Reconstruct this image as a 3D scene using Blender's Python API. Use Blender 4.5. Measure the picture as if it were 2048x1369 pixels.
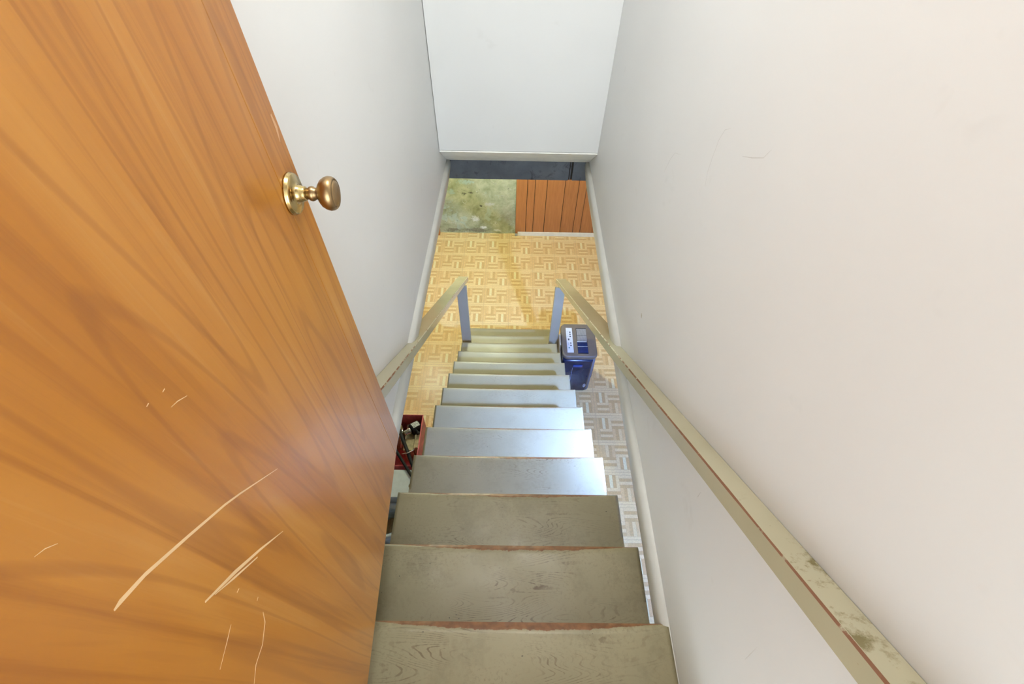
import bpy, bmesh, math, random
from mathutils import Vector, Matrix

random.seed(7)
for o in list(bpy.data.objects):
    bpy.data.objects.remove(o, do_unlink=True)
scene = bpy.context.scene
COL = scene.collection

# ------------------------------------------------------------------ camera, world, exposure
ZC = 4.1195                      # eye height above the basement floor


def z(H):                        # H = distance below the eye
    return ZC - H


F_PX, PITCH, YAW, ROLL = 928.31, math.radians(51.9651), math.radians(0.6849), math.radians(1.4438)
fwd = Vector((math.sin(YAW) * math.cos(PITCH), math.cos(YAW) * math.cos(PITCH), -math.sin(PITCH)))
rgt = Vector((math.cos(YAW), -math.sin(YAW), 0))
upv = rgt.cross(fwd)
r2 = math.cos(ROLL) * rgt + math.sin(ROLL) * upv
u2 = -math.sin(ROLL) * rgt + math.cos(ROLL) * upv
cam_d = bpy.data.cameras.new('camera')
cam_d.sensor_width = 36
cam_d.lens = F_PX / 2048 * 36
cam_d.clip_start = 0.02
cam = bpy.data.objects.new('camera', cam_d)
m = Matrix((r2, u2, -fwd)).transposed().to_4x4()
m.translation = Vector((0, 0, ZC))
cam.matrix_world = m
COL.objects.link(cam)
scene.camera = cam

world = bpy.data.worlds.new('daylight')
scene.world = world
world.use_nodes = True
bg = world.node_tree.nodes['Background']
bg.inputs[0].default_value = (0.85, 0.96, 1.0, 1)
WORLD_STRENGTH = 8.3
bg.inputs[1].default_value = WORLD_STRENGTH

scene.view_settings.view_transform = 'Standard'
scene.view_settings.look = 'None'
scene.view_settings.exposure = 0.0
scene.view_settings.gamma = 1.0
scene.view_settings.use_curve_mapping = False
scene.cycles.max_bounces = 6
scene.cycles.use_light_tree = False

LAMP_STAIR = 86.0                # emission strengths of the lamps
BULB_COOL = 5300.0
BULB_WARM = 1400.0
BULB_LEFT = 390.0

# ------------------------------------------------------------------ helpers


def new_bm():
    return bmesh.new()


def box(bm, x0, x1, y0, y1, z0, z1, mi=0, bevel=0.0):
    vs = [bm.verts.new(p) for p in ((x0, y0, z0), (x1, y0, z0), (x1, y1, z0), (x0, y1, z0),
                                    (x0, y0, z1), (x1, y0, z1), (x1, y1, z1), (x0, y1, z1))]
    fs = []
    for idx in ((3, 2, 1, 0), (4, 5, 6, 7), (0, 1, 5, 4), (1, 2, 6, 5), (2, 3, 7, 6), (3, 0, 4, 7)):
        f = bm.faces.new([vs[i] for i in idx])
        f.material_index = mi
        fs.append(f)
    if bevel:
        es = list({e for f in fs for e in f.edges})
        bmesh.ops.bevel(bm, geom=es, offset=bevel, segments=2, affect='EDGES', profile=0.5)
    return fs


def prism(bm, pts, axis, a, b, mi=0):
    """extrude a 2D polygon along an axis ('x': pts are (y,z); 'y': (x,z); 'z': (x,y))"""
    def P(p, t):
        return {'x': (t, p[0], p[1]), 'y': (p[0], t, p[1]), 'z': (p[0], p[1], t)}[axis]
    A = [bm.verts.new(P(p, a)) for p in pts]
    B = [bm.verts.new(P(p, b)) for p in pts]
    n = len(pts)
    fs = [bm.faces.new(A[::-1]), bm.faces.new(B)]
    for i in range(n):
        fs.append(bm.faces.new((A[i], A[(i + 1) % n], B[(i + 1) % n], B[i])))
    for f in fs:
        f.material_index = mi
    return fs


def lathe(bm, prof, seg=32, axis='z', mi=0, origin=(0, 0, 0)):
    """prof: list of (radius, height) along the axis"""
    rings = []
    for r, h in prof:
        ring = []
        for i in range(seg):
            a = 2 * math.pi * i / seg
            c, s = r * math.cos(a), r * math.sin(a)
            p = (c, s, h) if axis == 'z' else ((c, h, s) if axis == 'y' else (h, c, s))
            ring.append(bm.verts.new(Vector(p) + Vector(origin)))
        rings.append(ring)
    for a, b in zip(rings, rings[1:]):
        for i in range(seg):
            f = bm.faces.new((a[i], a[(i + 1) % seg], b[(i + 1) % seg], b[i]))
            f.smooth = True
            f.material_index = mi
    for ring in (rings[0], rings[-1]):
        if (ring[0].co - ring[1].co).length > 1e-6:
            f = bm.faces.new(ring)
            f.material_index = mi


def tube(bm, pts, r, seg=10, mi=0, cap=True):
    pts = [Vector(p) for p in pts]
    rings = []
    nrm = None
    for i, p in enumerate(pts):
        t = (pts[min(i + 1, len(pts) - 1)] - pts[max(i - 1, 0)]).normalized()
        if nrm is None:
            nrm = t.orthogonal().normalized()
        nrm = (nrm - t * nrm.dot(t)).normalized()
        b = t.cross(nrm)
        rings.append([bm.verts.new(p + (nrm * math.cos(2 * math.pi * k / seg) + b * math.sin(2 * math.pi * k / seg)) * r)
                      for k in range(seg)])
    for a, b in zip(rings, rings[1:]):
        for k in range(seg):
            f = bm.faces.new((a[k], a[(k + 1) % seg], b[(k + 1) % seg], b[k]))
            f.smooth = True
            f.material_index = mi
    if cap:
        for ring in (rings[0][::-1], rings[-1]):
            f = bm.faces.new(ring)
            f.material_index = mi


def finish(bm, name):
    bmesh.ops.recalc_face_normals(bm, faces=bm.faces[:])
    me = bpy.data.meshes.new(name)
    bm.to_mesh(me)
    bm.free()
    return me


def obj(name, bm, mats, parent=None, loc=None):
    me = finish(bm, name) if isinstance(bm, bmesh.types.BMesh) else bm
    if not isinstance(mats, (list, tuple)):
        mats = [mats]
    if len(me.materials) == 0:
        for mt in mats:
            me.materials.append(mt)
    o = bpy.data.objects.new(name, me)
    COL.objects.link(o)
    if parent:
        o.parent = parent
    if loc:
        o.location = loc
    return o


def tag(o, label=None, cat=None, group=None, kind=None):
    if label:
        o['label'] = label
    if cat:
        o['category'] = cat
    if group:
        o['group'] = group
    if kind:
        o['kind'] = kind
    return o


def thing(name, label, cat, loc=(0, 0, 0), group=None, kind=None):
    o = bpy.data.objects.new(name, None)
    COL.objects.link(o)
    o.location = loc
    o.empty_display_size = 0.1
    return tag(o, label, cat, group, kind)


def struct(name, bm, mats, label=None, cat=None):
    return tag(obj(name, bm, mats), label, cat, kind='structure')


# ------------------------------------------------------------------ materials
class NT:
    def __init__(self, name, rough=0.5, metallic=0.0, spec=0.5):
        self.m = bpy.data.materials.new(name)
        self.m.use_nodes = True
        self.t = self.m.node_tree
        self.p = self.t.nodes['Principled BSDF']
        self.p.inputs['Roughness'].default_value = rough
        self.p.inputs['Metallic'].default_value = metallic
        self.p.inputs['Specular IOR Level'].default_value = spec

    def n(self, typ, **kw):
        nd = self.t.nodes.new(typ)
        for k, v in kw.items():
            if k in nd.inputs:
                nd.inputs[k].default_value = v
            else:
                setattr(nd, k, v)
        return nd

    def l(self, a, b):
        self.t.links.new(a, b)

    def coords(self, scale=(1, 1, 1), loc=(0, 0, 0), rot=(0, 0, 0), kind='Object'):
        tc = self.n('ShaderNodeTexCoord')
        mp = self.n('ShaderNodeMapping')
        mp.inputs['Scale'].default_value = scale
        mp.inputs['Location'].default_value = loc
        mp.inputs['Rotation'].default_value = rot
        self.l(tc.outputs[kind], mp.inputs['Vector'])
        return mp.outputs['Vector']

    def noise(self, vec, scale, detail=3.0, rough=0.5, dist=0.0):
        nd = self.n('ShaderNodeTexNoise')
        nd.inputs['Scale'].default_value = scale
        nd.inputs['Detail'].default_value = detail
        nd.inputs['Roughness'].default_value = rough
        nd.inputs['Distortion'].default_value = dist
        self.l(vec, nd.inputs['Vector'])
        return nd.outputs['Fac']

    def ramp(self, fac, stops, interp='LINEAR'):
        nd = self.n('ShaderNodeValToRGB')
        cr = nd.color_ramp
        cr.interpolation = interp
        while len(cr.elements) < len(stops):
            cr.elements.new(0.5)
        for e, (p, c) in zip(cr.elements, stops):
            e.position = p
            e.color = (*c, 1) if isinstance(c, (tuple, list)) else (c, c, c, 1)
        self.l(fac, nd.inputs['Fac'])
        return nd.outputs['Color']

    def mix(self, fac, a, b, mode='MIX'):
        nd = self.n('ShaderNodeMix', data_type='RGBA', blend_type=mode)
        for sock, v in ((nd.inputs[0], fac), (nd.inputs[6], a), (nd.inputs[7], b)):
            if isinstance(v, bpy.types.NodeSocket):
                self.l(v, sock)
            elif isinstance(v, (tuple, list)):
                sock.default_value = (*v, 1)
            else:
                sock.default_value = v if sock.type == 'VALUE' else (v, v, v, 1)
        return nd.outputs[2]

    def math(self, op, a, b=None, clamp=False):
        nd = self.n('ShaderNodeMath', operation=op, use_clamp=clamp)
        for sock, v in ((nd.inputs[0], a), (nd.inputs[1], b)):
            if v is None:
                continue
            if isinstance(v, bpy.types.NodeSocket):
                self.l(v, sock)
            else:
                sock.default_value = v
        return nd.outputs[0]

    def color(self, c):
        if isinstance(c, bpy.types.NodeSocket):
            self.l(c, self.p.inputs['Base Color'])
        else:
            self.p.inputs['Base Color'].default_value = (*c, 1)
        return self

    def bump(self, h, strength=0.2, dist=0.002):
        b = self.n('ShaderNodeBump')
        b.inputs['Strength'].default_value = strength
        b.inputs['Distance'].default_value = dist
        self.l(h, b.inputs['Height'])
        self.l(b.outputs['Normal'], self.p.inputs['Normal'])
        return self


def plain(name, c, rough=0.5, metallic=0.0, var=0.06, scale=18.0):
    t = NT(name, rough, metallic)
    v = t.noise(t.coords(), scale, 3)
    lo = tuple(max(0, x * (1 - var)) for x in c)
    hi = tuple(min(1, x * (1 + var)) for x in c)
    t.color(t.ramp(v, [(0.3, lo), (0.7, hi)]))
    return t.m


def mat_wall():
    t = NT('white_wall_paint', 0.55, spec=0.3)
    c = t.coords()
    a = t.ramp(t.noise(c, 1.3, 2, 0.6), [(0.3, (0.715, 0.71, 0.70)), (0.7, (0.755, 0.75, 0.742))])
    smudge = t.ramp(t.noise(c, 7, 3, 0.65, 0.6), [(0.66, 0.0), (0.8, 0.35)])
    t.color(t.mix(smudge, a, (0.60, 0.585, 0.565)))
    return t.m


def mat_tread():
    t = NT('worn_khaki_tread_paint', 0.36)
    c = t.coords()
    sep = t.n('ShaderNodeSeparateXYZ')
    t.l(c, sep.inputs[0])
    oi = t.n('ShaderNodeObjectInfo')
    off = t.n('ShaderNodeVectorMath', operation='ADD')
    cmb = t.n('ShaderNodeCombineXYZ')
    t.l(t.math('MULTIPLY', oi.outputs['Random'], 37.0), cmb.inputs[0])
    t.l(t.math('MULTIPLY', oi.outputs['Random'], 19.0), cmb.inputs[1])
    t.l(c, off.inputs[0])
    t.l(cmb.outputs[0], off.inputs[1])
    v = off.outputs[0]
    at = t.n('ShaderNodeAttribute', attribute_type='OBJECT', attribute_name='wear')
    wear = at.outputs['Fac']
    paint = t.ramp(t.noise(v, 3.0, 3), [(0.35, (0.290, 0.249, 0.146)), (0.65, (0.336, 0.290, 0.176))])
    # middle of the walking line
    ax = t.math('ABSOLUTE', t.math('SUBTRACT', sep.outputs[0], 0.03))
    centre = t.math('SUBTRACT', 1.0, t.math('POWER', t.math('DIVIDE', ax, 0.40), 2.0), clamp=True)
    # cathedral grain lines showing through the paint
    mp = t.n('ShaderNodeMapping')
    mp.inputs['Scale'].default_value = (1.7, 11, 1)
    t.l(v, mp.inputs['Vector'])
    grain_h = t.noise(mp.outputs[0], 0.85, 1.6, 0.3, 0.15)
    rings = t.math('SINE', t.math('MULTIPLY', grain_h, 330.0))
    rough_line = t.math('ADD', t.math('ADD', t.math('MULTIPLY', rings, 0.5), 0.5), t.math('MULTIPLY', t.math('SUBTRACT', t.noise(v, 70, 3), 0.5), 0.9))
    line = t.ramp(rough_line, [(0.84, 0.0), (1.0, 1.0)])
    patch = t.ramp(t.noise(v, 4.2, 4, 0.6), [(0.46, 0.0), (0.62, 1.0)])
    gl = t.math('MULTIPLY', t.math('MULTIPLY', line, patch), t.math('MULTIPLY', wear, t.math('ADD', centre, 0.15)), clamp=True)
    # grime film with a fine broken edge
    film = t.math('ADD', t.math('MULTIPLY', t.noise(v, 5.5, 3, 0.6, 0.3), 0.72), t.math('MULTIPLY', t.noise(v, 70, 5, 0.7), 0.28))
    grime = t.math('MULTIPLY', t.ramp(film, [(0.50, 0.0), (0.66, 0.8)]), wear)
    fine = t.math('MULTIPLY', t.ramp(t.noise(v, 120, 4, 0.7), [(0.52, 0.0), (0.72, 0.6)]), t.math('MULTIPLY', wear, t.ramp(t.noise(v, 6, 3), [(0.42, 0.0), (0.6, 1.0)])))
    # specks and nicks
    vo = t.n('ShaderNodeTexVoronoi')
    vo.inputs['Scale'].default_value = 24
    mp2 = t.n('ShaderNodeMapping')
    mp2.inputs['Scale'].default_value = (1, 1.6, 1)
    t.l(v, mp2.inputs['Vector'])
    t.l(mp2.outputs[0], vo.inputs['Vector'])
    speck = t.math('LESS_THAN', t.math('ADD', vo.outputs['Distance'], t.math('MULTIPLY', t.noise(v, 200, 2), 0.14)), 0.125)
    speck = t.math('MULTIPLY', speck, t.ramp(t.noise(v, 11, 2), [(0.53, 0.0), (0.58, 1.0)]))
    col = t.mix(t.math('MULTIPLY', grime, 0.50), paint, (0.115, 0.092, 0.045))
    col = t.mix(t.math('MULTIPLY', fine, 0.8), col, (0.12, 0.08, 0.04))
    col = t.mix(t.math('MULTIPLY', gl, 0.85), col, (0.11, 0.062, 0.026))
    col = t.mix(t.math('MULTIPLY', speck, 0.85), col, (0.045, 0.034, 0.022))
    # front edge rubbed through to reddish wood: a ragged lens, widest in the middle
    rag = t.math('ADD', t.math('MULTIPLY', t.noise(v, 16, 3, 0.6), 0.9), t.math('MULTIPLY', t.noise(v, 75, 4, 0.65), 0.75))
    width = t.math('MULTIPLY', t.math('MULTIPLY', centre, t.math('ADD', t.math('MULTIPLY', wear, 0.0175), 0.0035)), rag)
    edge = t.math('MULTIPLY', t.math('ADD', t.math('ADD', sep.outputs[1], 0.0035), width), 900.0, clamp=True)
    wood = t.ramp(t.noise(v, 45, 4), [(0.3, (0.15, 0.062, 0.024)), (0.7, (0.27, 0.118, 0.045))])
    col = t.mix(edge, col, wood)
    t.color(col)
    t.l(t.ramp(t.noise(v, 8, 3), [(0.3, 0.34), (0.7, 0.44)]), t.p.inputs['Roughness'])
    t.bump(t.math('ADD', t.math('MULTIPLY', t.noise(v, 60, 4), 0.5), t.math('MULTIPLY', rings, -0.05)), 0.10, 0.0015)
    return t.m


def mat_rail():
    t = NT('khaki_rail_paint', 0.20)
    c = t.coords()
    base = t.ramp(t.noise(c, 4, 3), [(0.3, (0.40, 0.365, 0.245)), (0.7, (0.45, 0.41, 0.285))])
    st = t.ramp(t.math('ADD', t.math('MULTIPLY', t.noise(c, 9, 3, 0.6), 0.6), t.math('MULTIPLY', t.noise(c, 60, 5, 0.7), 0.4)), [(0.52, 0.0), (0.60, 1.0)])
    sep = t.n('ShaderNodeSeparateXYZ')
    t.l(c, sep.inputs[0])
    near = t.math('SUBTRACT', 1.0, t.math('DIVIDE', t.math('ABSOLUTE', t.math('ADD', sep.outputs[1], 2.74)), 0.20), clamp=True)
    col = t.mix(t.math('MULTIPLY', t.math('MULTIPLY', st, t.math('GREATER_THAN', t.math('ABSOLUTE', sep.outputs[0]), 0.4215)), t.math('MULTIPLY', near, 1.3, clamp=True)), base, (0.17, 0.14, 0.055))
    nick = t.ramp(t.noise(c, 70, 4, 0.6), [(0.70, 0.0), (0.76, 0.6)])
    col = t.mix(nick, col, (0.22, 0.15, 0.07))
    t.color(col)
    t.bump(t.noise(c, 40, 3), 0.08, 0.002)
    return t.m


def mat_rail_edge():
    t = NT('worn_rail_edge', 0.5)
    c = t.coords()
    sep = t.n('ShaderNodeSeparateXYZ')
    t.l(c, sep.inputs[0])
    near = t.math('SUBTRACT', 1.0, t.math('DIVIDE', t.math('ABSOLUTE', t.math('ADD', sep.outputs[1], 2.45)), 1.0), clamp=True)
    f = t.math('ADD', t.math('MULTIPLY', t.noise(c, 30, 5, 0.65), 1.0), t.math('MULTIPLY', near, 0.26))
    f = t.ramp(f, [(0.55, 0.0), (0.63, 1.0)])
    t.color(t.mix(f, (0.43, 0.39, 0.27), (0.20, 0.085, 0.038)))
    return t.m


def mat_door(name, seed, tone=1.0):
    t = NT(name, 0.35, spec=0.2)
    t.p.inputs['Coat Weight'].default_value = 0.65
    t.p.inputs['Coat Roughness'].default_value = 0.21
    c = t.coords(scale=(1, 1, 1), loc=(seed, 0, seed * 0.37))

    def m(scale):
        mp = t.n('ShaderNodeMapping')
        mp.inputs['Scale'].default_value = scale
        t.l(c, mp.inputs['Vector'])
        return mp.outputs[0]
    broad = t.noise(m((5.5, 1, 0.75)), 1.0, 3, 0.5, 0.9)
    streak = t.noise(m((34, 1, 1.3)), 1.0, 5, 0.6, 0.9)
    fine = t.noise(m((150, 1, 4)), 1.0, 3, 0.6)
    figure = t.noise(m((7.0, 1, 0.55)), 1.0, 1.0, 0.4, 0.3)
    rings = t.math('ADD', t.math('MULTIPLY', t.math('SINE', t.math('MULTIPLY', figure, 75.0)), 0.5), 0.5)
    k = tone * 0.89
    col = t.ramp(broad, [(0.28, (0.42 * k, 0.146 * k, 0.015 * k)), (0.52, (0.535 * k, 0.208 * k, 0.026 * k)), (0.74, (0.655 * k, 0.297 * k, 0.058 * k))])
    col = t.mix(t.ramp(streak, [(0.50, 0.0), (0.72, 0.60)]), col, (0.30 * k, 0.095 * k, 0.016 * k))
    col = t.mix(t.ramp(streak, [(0.26, 0.45), (0.42, 0.0)]), col, (0.69 * k, 0.355 * k, 0.10 * k))
    col = t.mix(t.math('MULTIPLY', t.ramp(rings, [(0.88, 0.0), (0.99, 1.0)]), 0.34), col, (0.29 * k, 0.095 * k, 0.018 * k))
    col = t.mix(t.math('MULTIPLY', fine, 0.22), col, (0.36 * k, 0.13 * k, 0.028 * k))
    t.color(col)
    return t.m


def mat_concrete():
    t = NT('green_painted_concrete', 0.6)
    c = t.coords()
    base = t.ramp(t.noise(c, 6.5, 8, 0.68, 0.3), [(0.32, (0.27, 0.285, 0.145)), (0.5, (0.44, 0.465, 0.275)), (0.68, (0.60, 0.615, 0.40))])
    pale = t.ramp(t.noise(c, 3.4, 4, 0.6, 0.5), [(0.58, 0.0), (0.64, 0.75)])
    col = t.mix(pale, base, (0.50, 0.60, 0.47))
    dirt = t.ramp(t.noise(c, 2.3, 6, 0.7, 0.4), [(0.52, 0.0), (0.68, 0.6)])
    col = t.mix(dirt, col, (0.30, 0.27, 0.15))
    white = t.ramp(t.noise(c, 9.0, 7, 0.75, 1.2), [(0.60, 0.0), (0.68, 0.8)])
    col = t.mix(white, col, (0.74, 0.75, 0.68))
    dark = t.ramp(t.noise(c, 14, 7, 0.78, 0.8), [(0.59, 0.0), (0.66, 0.75)])
    col = t.mix(dark, col, (0.12, 0.12, 0.085))
    # single stains and peeled patches (x, z, half width, half height)
    sep = t.n('ShaderNodeSeparateXYZ')
    t.l(c, sep.inputs[0])
    rag = t.math('MULTIPLY', t.math('SUBTRACT', t.noise(c, 26, 6, 0.75, 0.4), 0.5), 4.5)
    for colr, x0, z0, rx, rz in (((0.42, 0.55, 0.46), -0.573, 0.79, 0.13, 0.04), ((0.42, 0.55, 0.46), -0.76, 0.646, 0.07, 0.045),
                                 ((0.20, 0.18, 0.11), -0.79, 0.05, 0.14, 0.04), ((0.20, 0.18, 0.11), -0.46, 0.05, 0.20, 0.045),
                                 ((0.80, 0.81, 0.76), -0.468, 0.237, 0.07, 0.06), ((0.80, 0.81, 0.76), -0.366, 0.10, 0.055, 0.03),
                                 ((0.80, 0.81, 0.76), -0.169, 0.053, 0.07, 0.026), ((0.62, 0.63, 0.58), -0.28, 0.47, 0.08, 0.035),
                                 ((0.07, 0.07, 0.05), -0.597, 0.62, 0.042, 0.026), ((0.07, 0.07, 0.05), -0.50, 0.637, 0.055, 0.02),
                                 ((0.08, 0.08, 0.055), -0.387, 0.444, 0.032, 0.018)):
        ex = t.math('POWER', t.math('DIVIDE', t.math('ABSOLUTE', t.math('SUBTRACT', sep.outputs[0], x0)), rx), 2.0)
        ez = t.math('POWER', t.math('DIVIDE', t.math('ABSOLUTE', t.math('SUBTRACT', sep.outputs[2], z0)), rz), 2.0)
        mk = t.math('ADD', t.math('SUBTRACT', 0.75, t.math('ADD', ex, ez)), rag)
        col = t.mix(t.math('MULTIPLY', t.math('MULTIPLY', mk, 1.6, clamp=True), 0.85), col, colr)
    t.color(col)
    t.bump(t.noise(c, 14, 6, 0.7), 0.6, 0.02)
    return t.m


def mat_plank():
    t = NT('orange_brown_panel_wood', 0.4)
    c = t.coords(scale=(1, 1, 0.12))
    oi = t.n('ShaderNodeObjectInfo')
    v = t.noise(c, 34, 5, 0.6)
    col = t.ramp(v, [(0.3, (0.40, 0.145, 0.038)), (0.7, (0.53, 0.205, 0.058))])
    col = t.mix(t.math('MULTIPLY', oi.outputs['Random'], 0.35), col, (0.56, 0.215, 0.06))
    t.color(col)
    return t.m


def mat_floor(name, c, amt=0.12):
    t = NT(name, 0.3)
    v = t.coords(scale=(1, 1, 1))
    oi = t.n('ShaderNodeObjectInfo')
    n = t.noise(v, 90, 3, 0.6)
    lo = tuple(x * (1 - amt) for x in c)
    hi = tuple(min(1, x * (1 + amt)) for x in c)
    col = t.ramp(n, [(0.3, lo), (0.7, hi)])
    col = t.mix(t.math('MULTIPLY', oi.outputs['Random'], 0.22), col, tuple(x * 0.8 for x in c))
    t.color(col)
    return t.m


def mat_beam():
    t = NT('slate_painted_beam', 0.5)
    c = t.coords()
    col = t.ramp(t.noise(c, 6, 5, 0.6), [(0.3, (0.085, 0.097, 0.118)), (0.7, (0.150, 0.164, 0.190))])
    blot = t.ramp(t.noise(c, 13, 6, 0.75, 0.6), [(0.56, 0.0), (0.70, 0.9)])
    col = t.mix(blot, col, (0.030, 0.034, 0.042))
    t.color(col)
    return t.m


def emis(name, c, s):
    t = NT(name)
    t.color((0.9, 0.9, 0.9))
    t.p.inputs['Emission Color'].default_value = (*c, 1)
    t.p.inputs['Emission Strength'].default_value = s
    return t.m


M_WALL = mat_wall()
M_TRIM = plain('cream_trim_paint', (0.575, 0.565, 0.525), 0.4, var=0.05, scale=9)
M_TREAD = mat_tread()
M_RAIL, M_EDGE = mat_rail(), mat_rail_edge()
M_DOOR, M_DOOR2 = mat_door('varnished_door_veneer', 3.1), mat_door('varnished_door_edge_veneer', 3.1, 0.96)
M_CONC, M_PLANK, M_BEAM = mat_concrete(), mat_plank(), mat_beam()
M_GAP = plain('dark_gap', (0.03, 0.022, 0.016), 0.8)
M_BRASS = plain('worn_brass', (0.56, 0.42, 0.19), 0.22, 1.0, 0.12, 60)
M_BRASS2 = plain('tarnished_bronze_brass', (0.37, 0.25, 0.125), 0.33, 1.0, 0.15, 50)
M_SCR = plain('bare_scratched_wood', (0.74, 0.50, 0.27), 0.6)
M_SCUFF = plain('scuffed_paint', (0.60, 0.58, 0.56), 0.6)
M_SCUFFD = plain('pencil_grey_scuff', (0.38, 0.37, 0.36), 0.6)
M_WHITE = plain('white_gloss_paint', (0.74, 0.72, 0.66), 0.35)
M_CEIL = plain('basement_ceiling_paint', (0.40, 0.37, 0.30), 0.7)
M_HALL = plain('hall_floor_wood', (0.34, 0.20, 0.10), 0.4, var=0.15, scale=30)
M_STRINGER = plain('khaki_stringer_paint', (0.33, 0.31, 0.22), 0.5)

# ------------------------------------------------------------------ stairwell shell
XR_W = 0.4635
HW = 1.5077                      # bottom of the stairwell walls
HT = 1.64                        # bottom of the floor structure = basement ceiling
H_UP = 1.307                     # upstairs floor
Z_TOP = ZC + 1.12                # upstairs ceiling
Y_FAR0, H_FAR0 = 2.343, 1.333
Y_FAR1, H_FAR1 = 2.556, 1.5077
Y_DOOR = -0.10


def xl(Y):                       # the left wall runs slightly out of square
    return -0.42 + 0.0207 * (Y - 0.9)


bm = new_bm()
box(bm, XR_W, 0.58, Y_DOOR, 2.70, z(HW), Z_TOP)
wr = struct('wall_right', bm, M_WALL)
bm = new_bm()
prism(bm, [(xl(Y_DOOR), Y_DOOR), (xl(2.70), 2.70), (-0.56, 2.70), (-0.56, Y_DOOR)], 'z', z(HW), Z_TOP)
struct('wall_left', bm, M_WALL)
bm = new_bm()
prism(bm, [(Y_FAR0, Z_TOP), (Y_FAR0, z(H_FAR0)), (Y_FAR1, z(H_FAR1)), (2.70, z(H_FAR1)), (2.70, Z_TOP)], 'x', xl(2.45) + 0.0005, XR_W - 0.0005)
struct('wall_back_stairwell', bm, M_WALL)

# mouldings along the bottom of both side walls: rounded, standing a little proud
prof = [(0.0, HW), (0.017, HW + 0.003), (0.022, HW + 0.022), (0.0215, HW + 0.05), (0.017, HW + 0.085), (0.009, HW + 0.115), (0.0, HT)]


def side_moulding(name, side, y0, y1):
    bm = new_bm()
    n = 24
    rows = []
    for i in range(n + 1):
        Y = y0 + (y1 - y0) * i / n
        # the far end is rounded off
        e = max(0.0, (Y - (y1 - 0.055)) / 0.055)
        sh = 1 - e ** 3 * 0.25
        row = []
        for j, (p, H) in enumerate(prof):
            Hh = HW + (H - HW) * sh
            X = (XR_W - p) if side > 0 else (xl(Y) + p)
            row.append(bm.verts.new((X, Y, z(Hh + 0.0004))))
        back = 0.575 if side > 0 else -0.555
        row.append(bm.verts.new((back, Y, z(HT))))
        row.append(bm.verts.new((back, Y, z(HW + 0.0004))))
        rows.append(row)
    k = len(rows[0])
    for a, b in zip(rows, rows[1:]):
        for j in range(k):
            f = bm.faces.new((a[j], a[(j + 1) % k], b[(j + 1) % k], b[j]))
            f.smooth = j < 6
    bm.faces.new(rows[0])
    bm.faces.new(rows[-1])
    return struct(name, bm, M_TRIM)


side_moulding('trim_1', 1, Y_DOOR, 2.553)
side_moulding('trim_2', -1, Y_DOOR, 2.553)
# sloping soffit board that finishes the bottom of the far wall
bm = new_bm()
dy, dz = Y_FAR1 - Y_FAR0, -(H_FAR1 - H_FAR0)
nl = math.hypot(dy, dz)
ny, nz = dz / nl * 0.006, -dy / nl * 0.006
P0, P1 = (Y_FAR0, z(H_FAR0) - 0.002), (Y_FAR1 + 0.001, z(H_FAR1))
prism(bm, [P0, P1, (P1[0] + ny, P1[1] + nz), (P0[0] + ny, P0[1] + nz)], 'x', xl(2.45) + 0.001, XR_W - 0.001)
struct('trim_3', bm, plain('white_soffit_paint', (0.86, 0.85, 0.80), 0.4))

# upstairs: landing floor, ceiling, doorway jambs, hall walls
bm = new_bm()
box(bm, -1.6, 1.6, -3.2, Y_DOOR - 0.005, z(HT), z(H_UP))
struct('floor_hall', bm, M_HALL)
bm = new_bm()
box(bm, -1.7, 1.7, -3.2, 2.75, Z_TOP, Z_TOP + 0.1)
struct('ceiling_upper', bm, M_WALL)
for nm, a, b in (('wall_front_left', -1.6, -0.45), ('wall_front_right', 0.4635, 1.6)):
    bm = new_bm()
    box(bm, a, b, -0.22, Y_DOOR, z(H_UP), Z_TOP)
    struct(nm, bm, M_WALL)
bm = new_bm()
box(bm, -0.4495, 0.463, -0.22, Y_DOOR, z(H_UP) + 2.06, Z_TOP)
struct('wall_front_over_door', bm, M_WALL)
for nm, a, b in (('wall_hall_left', -1.7, -1.6), ('wall_hall_right', 1.6, 1.7)):
    bm = new_bm()
    box(bm, a, b, -3.2, Y_DOOR, z(HT), Z_TOP)
    struct(nm, bm, M_WALL)

# ------------------------------------------------------------------ basement shell
bm = new_bm()
for a in ((0.58, 3.0, -1.6, 5.12), (-2.7, -0.56, -1.6, 5.12), (-0.56, 0.58, 2.70, 5.12), (-0.56, 0.58, -1.6, -0.105)):
    box(bm, a[0], a[1], a[2], a[3], z(HT), z(HT) + 0.1)
struct('ceiling', bm, M_CEIL)

YB = 5.12
bm = new_bm()
n, mz = 60, 30
for_x = [-2.7 + 5.7 * i / n for i in range(n + 1)]
for_z = [0 + (z(HT)) * j / mz for j in range(mz + 1)]
grid = [[bm.verts.new((X, YB + random.uniform(-0.004, 0.004), Z)) for Z in for_z] for X in for_x]
for i in range(n):
    for j in range(mz):
        f = bm.faces.new((grid[i][j], grid[i + 1][j], grid[i + 1][j + 1], grid[i][j + 1]))
        f.smooth = True
box(bm, -2.7, 3.0, YB + 0.02, YB + 0.2, 0, z(HT))
wall_back = struct('wall_back', bm, M_CONC)
tag(wall_back, 'green painted concrete basement wall with stains and peeling patches')

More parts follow.
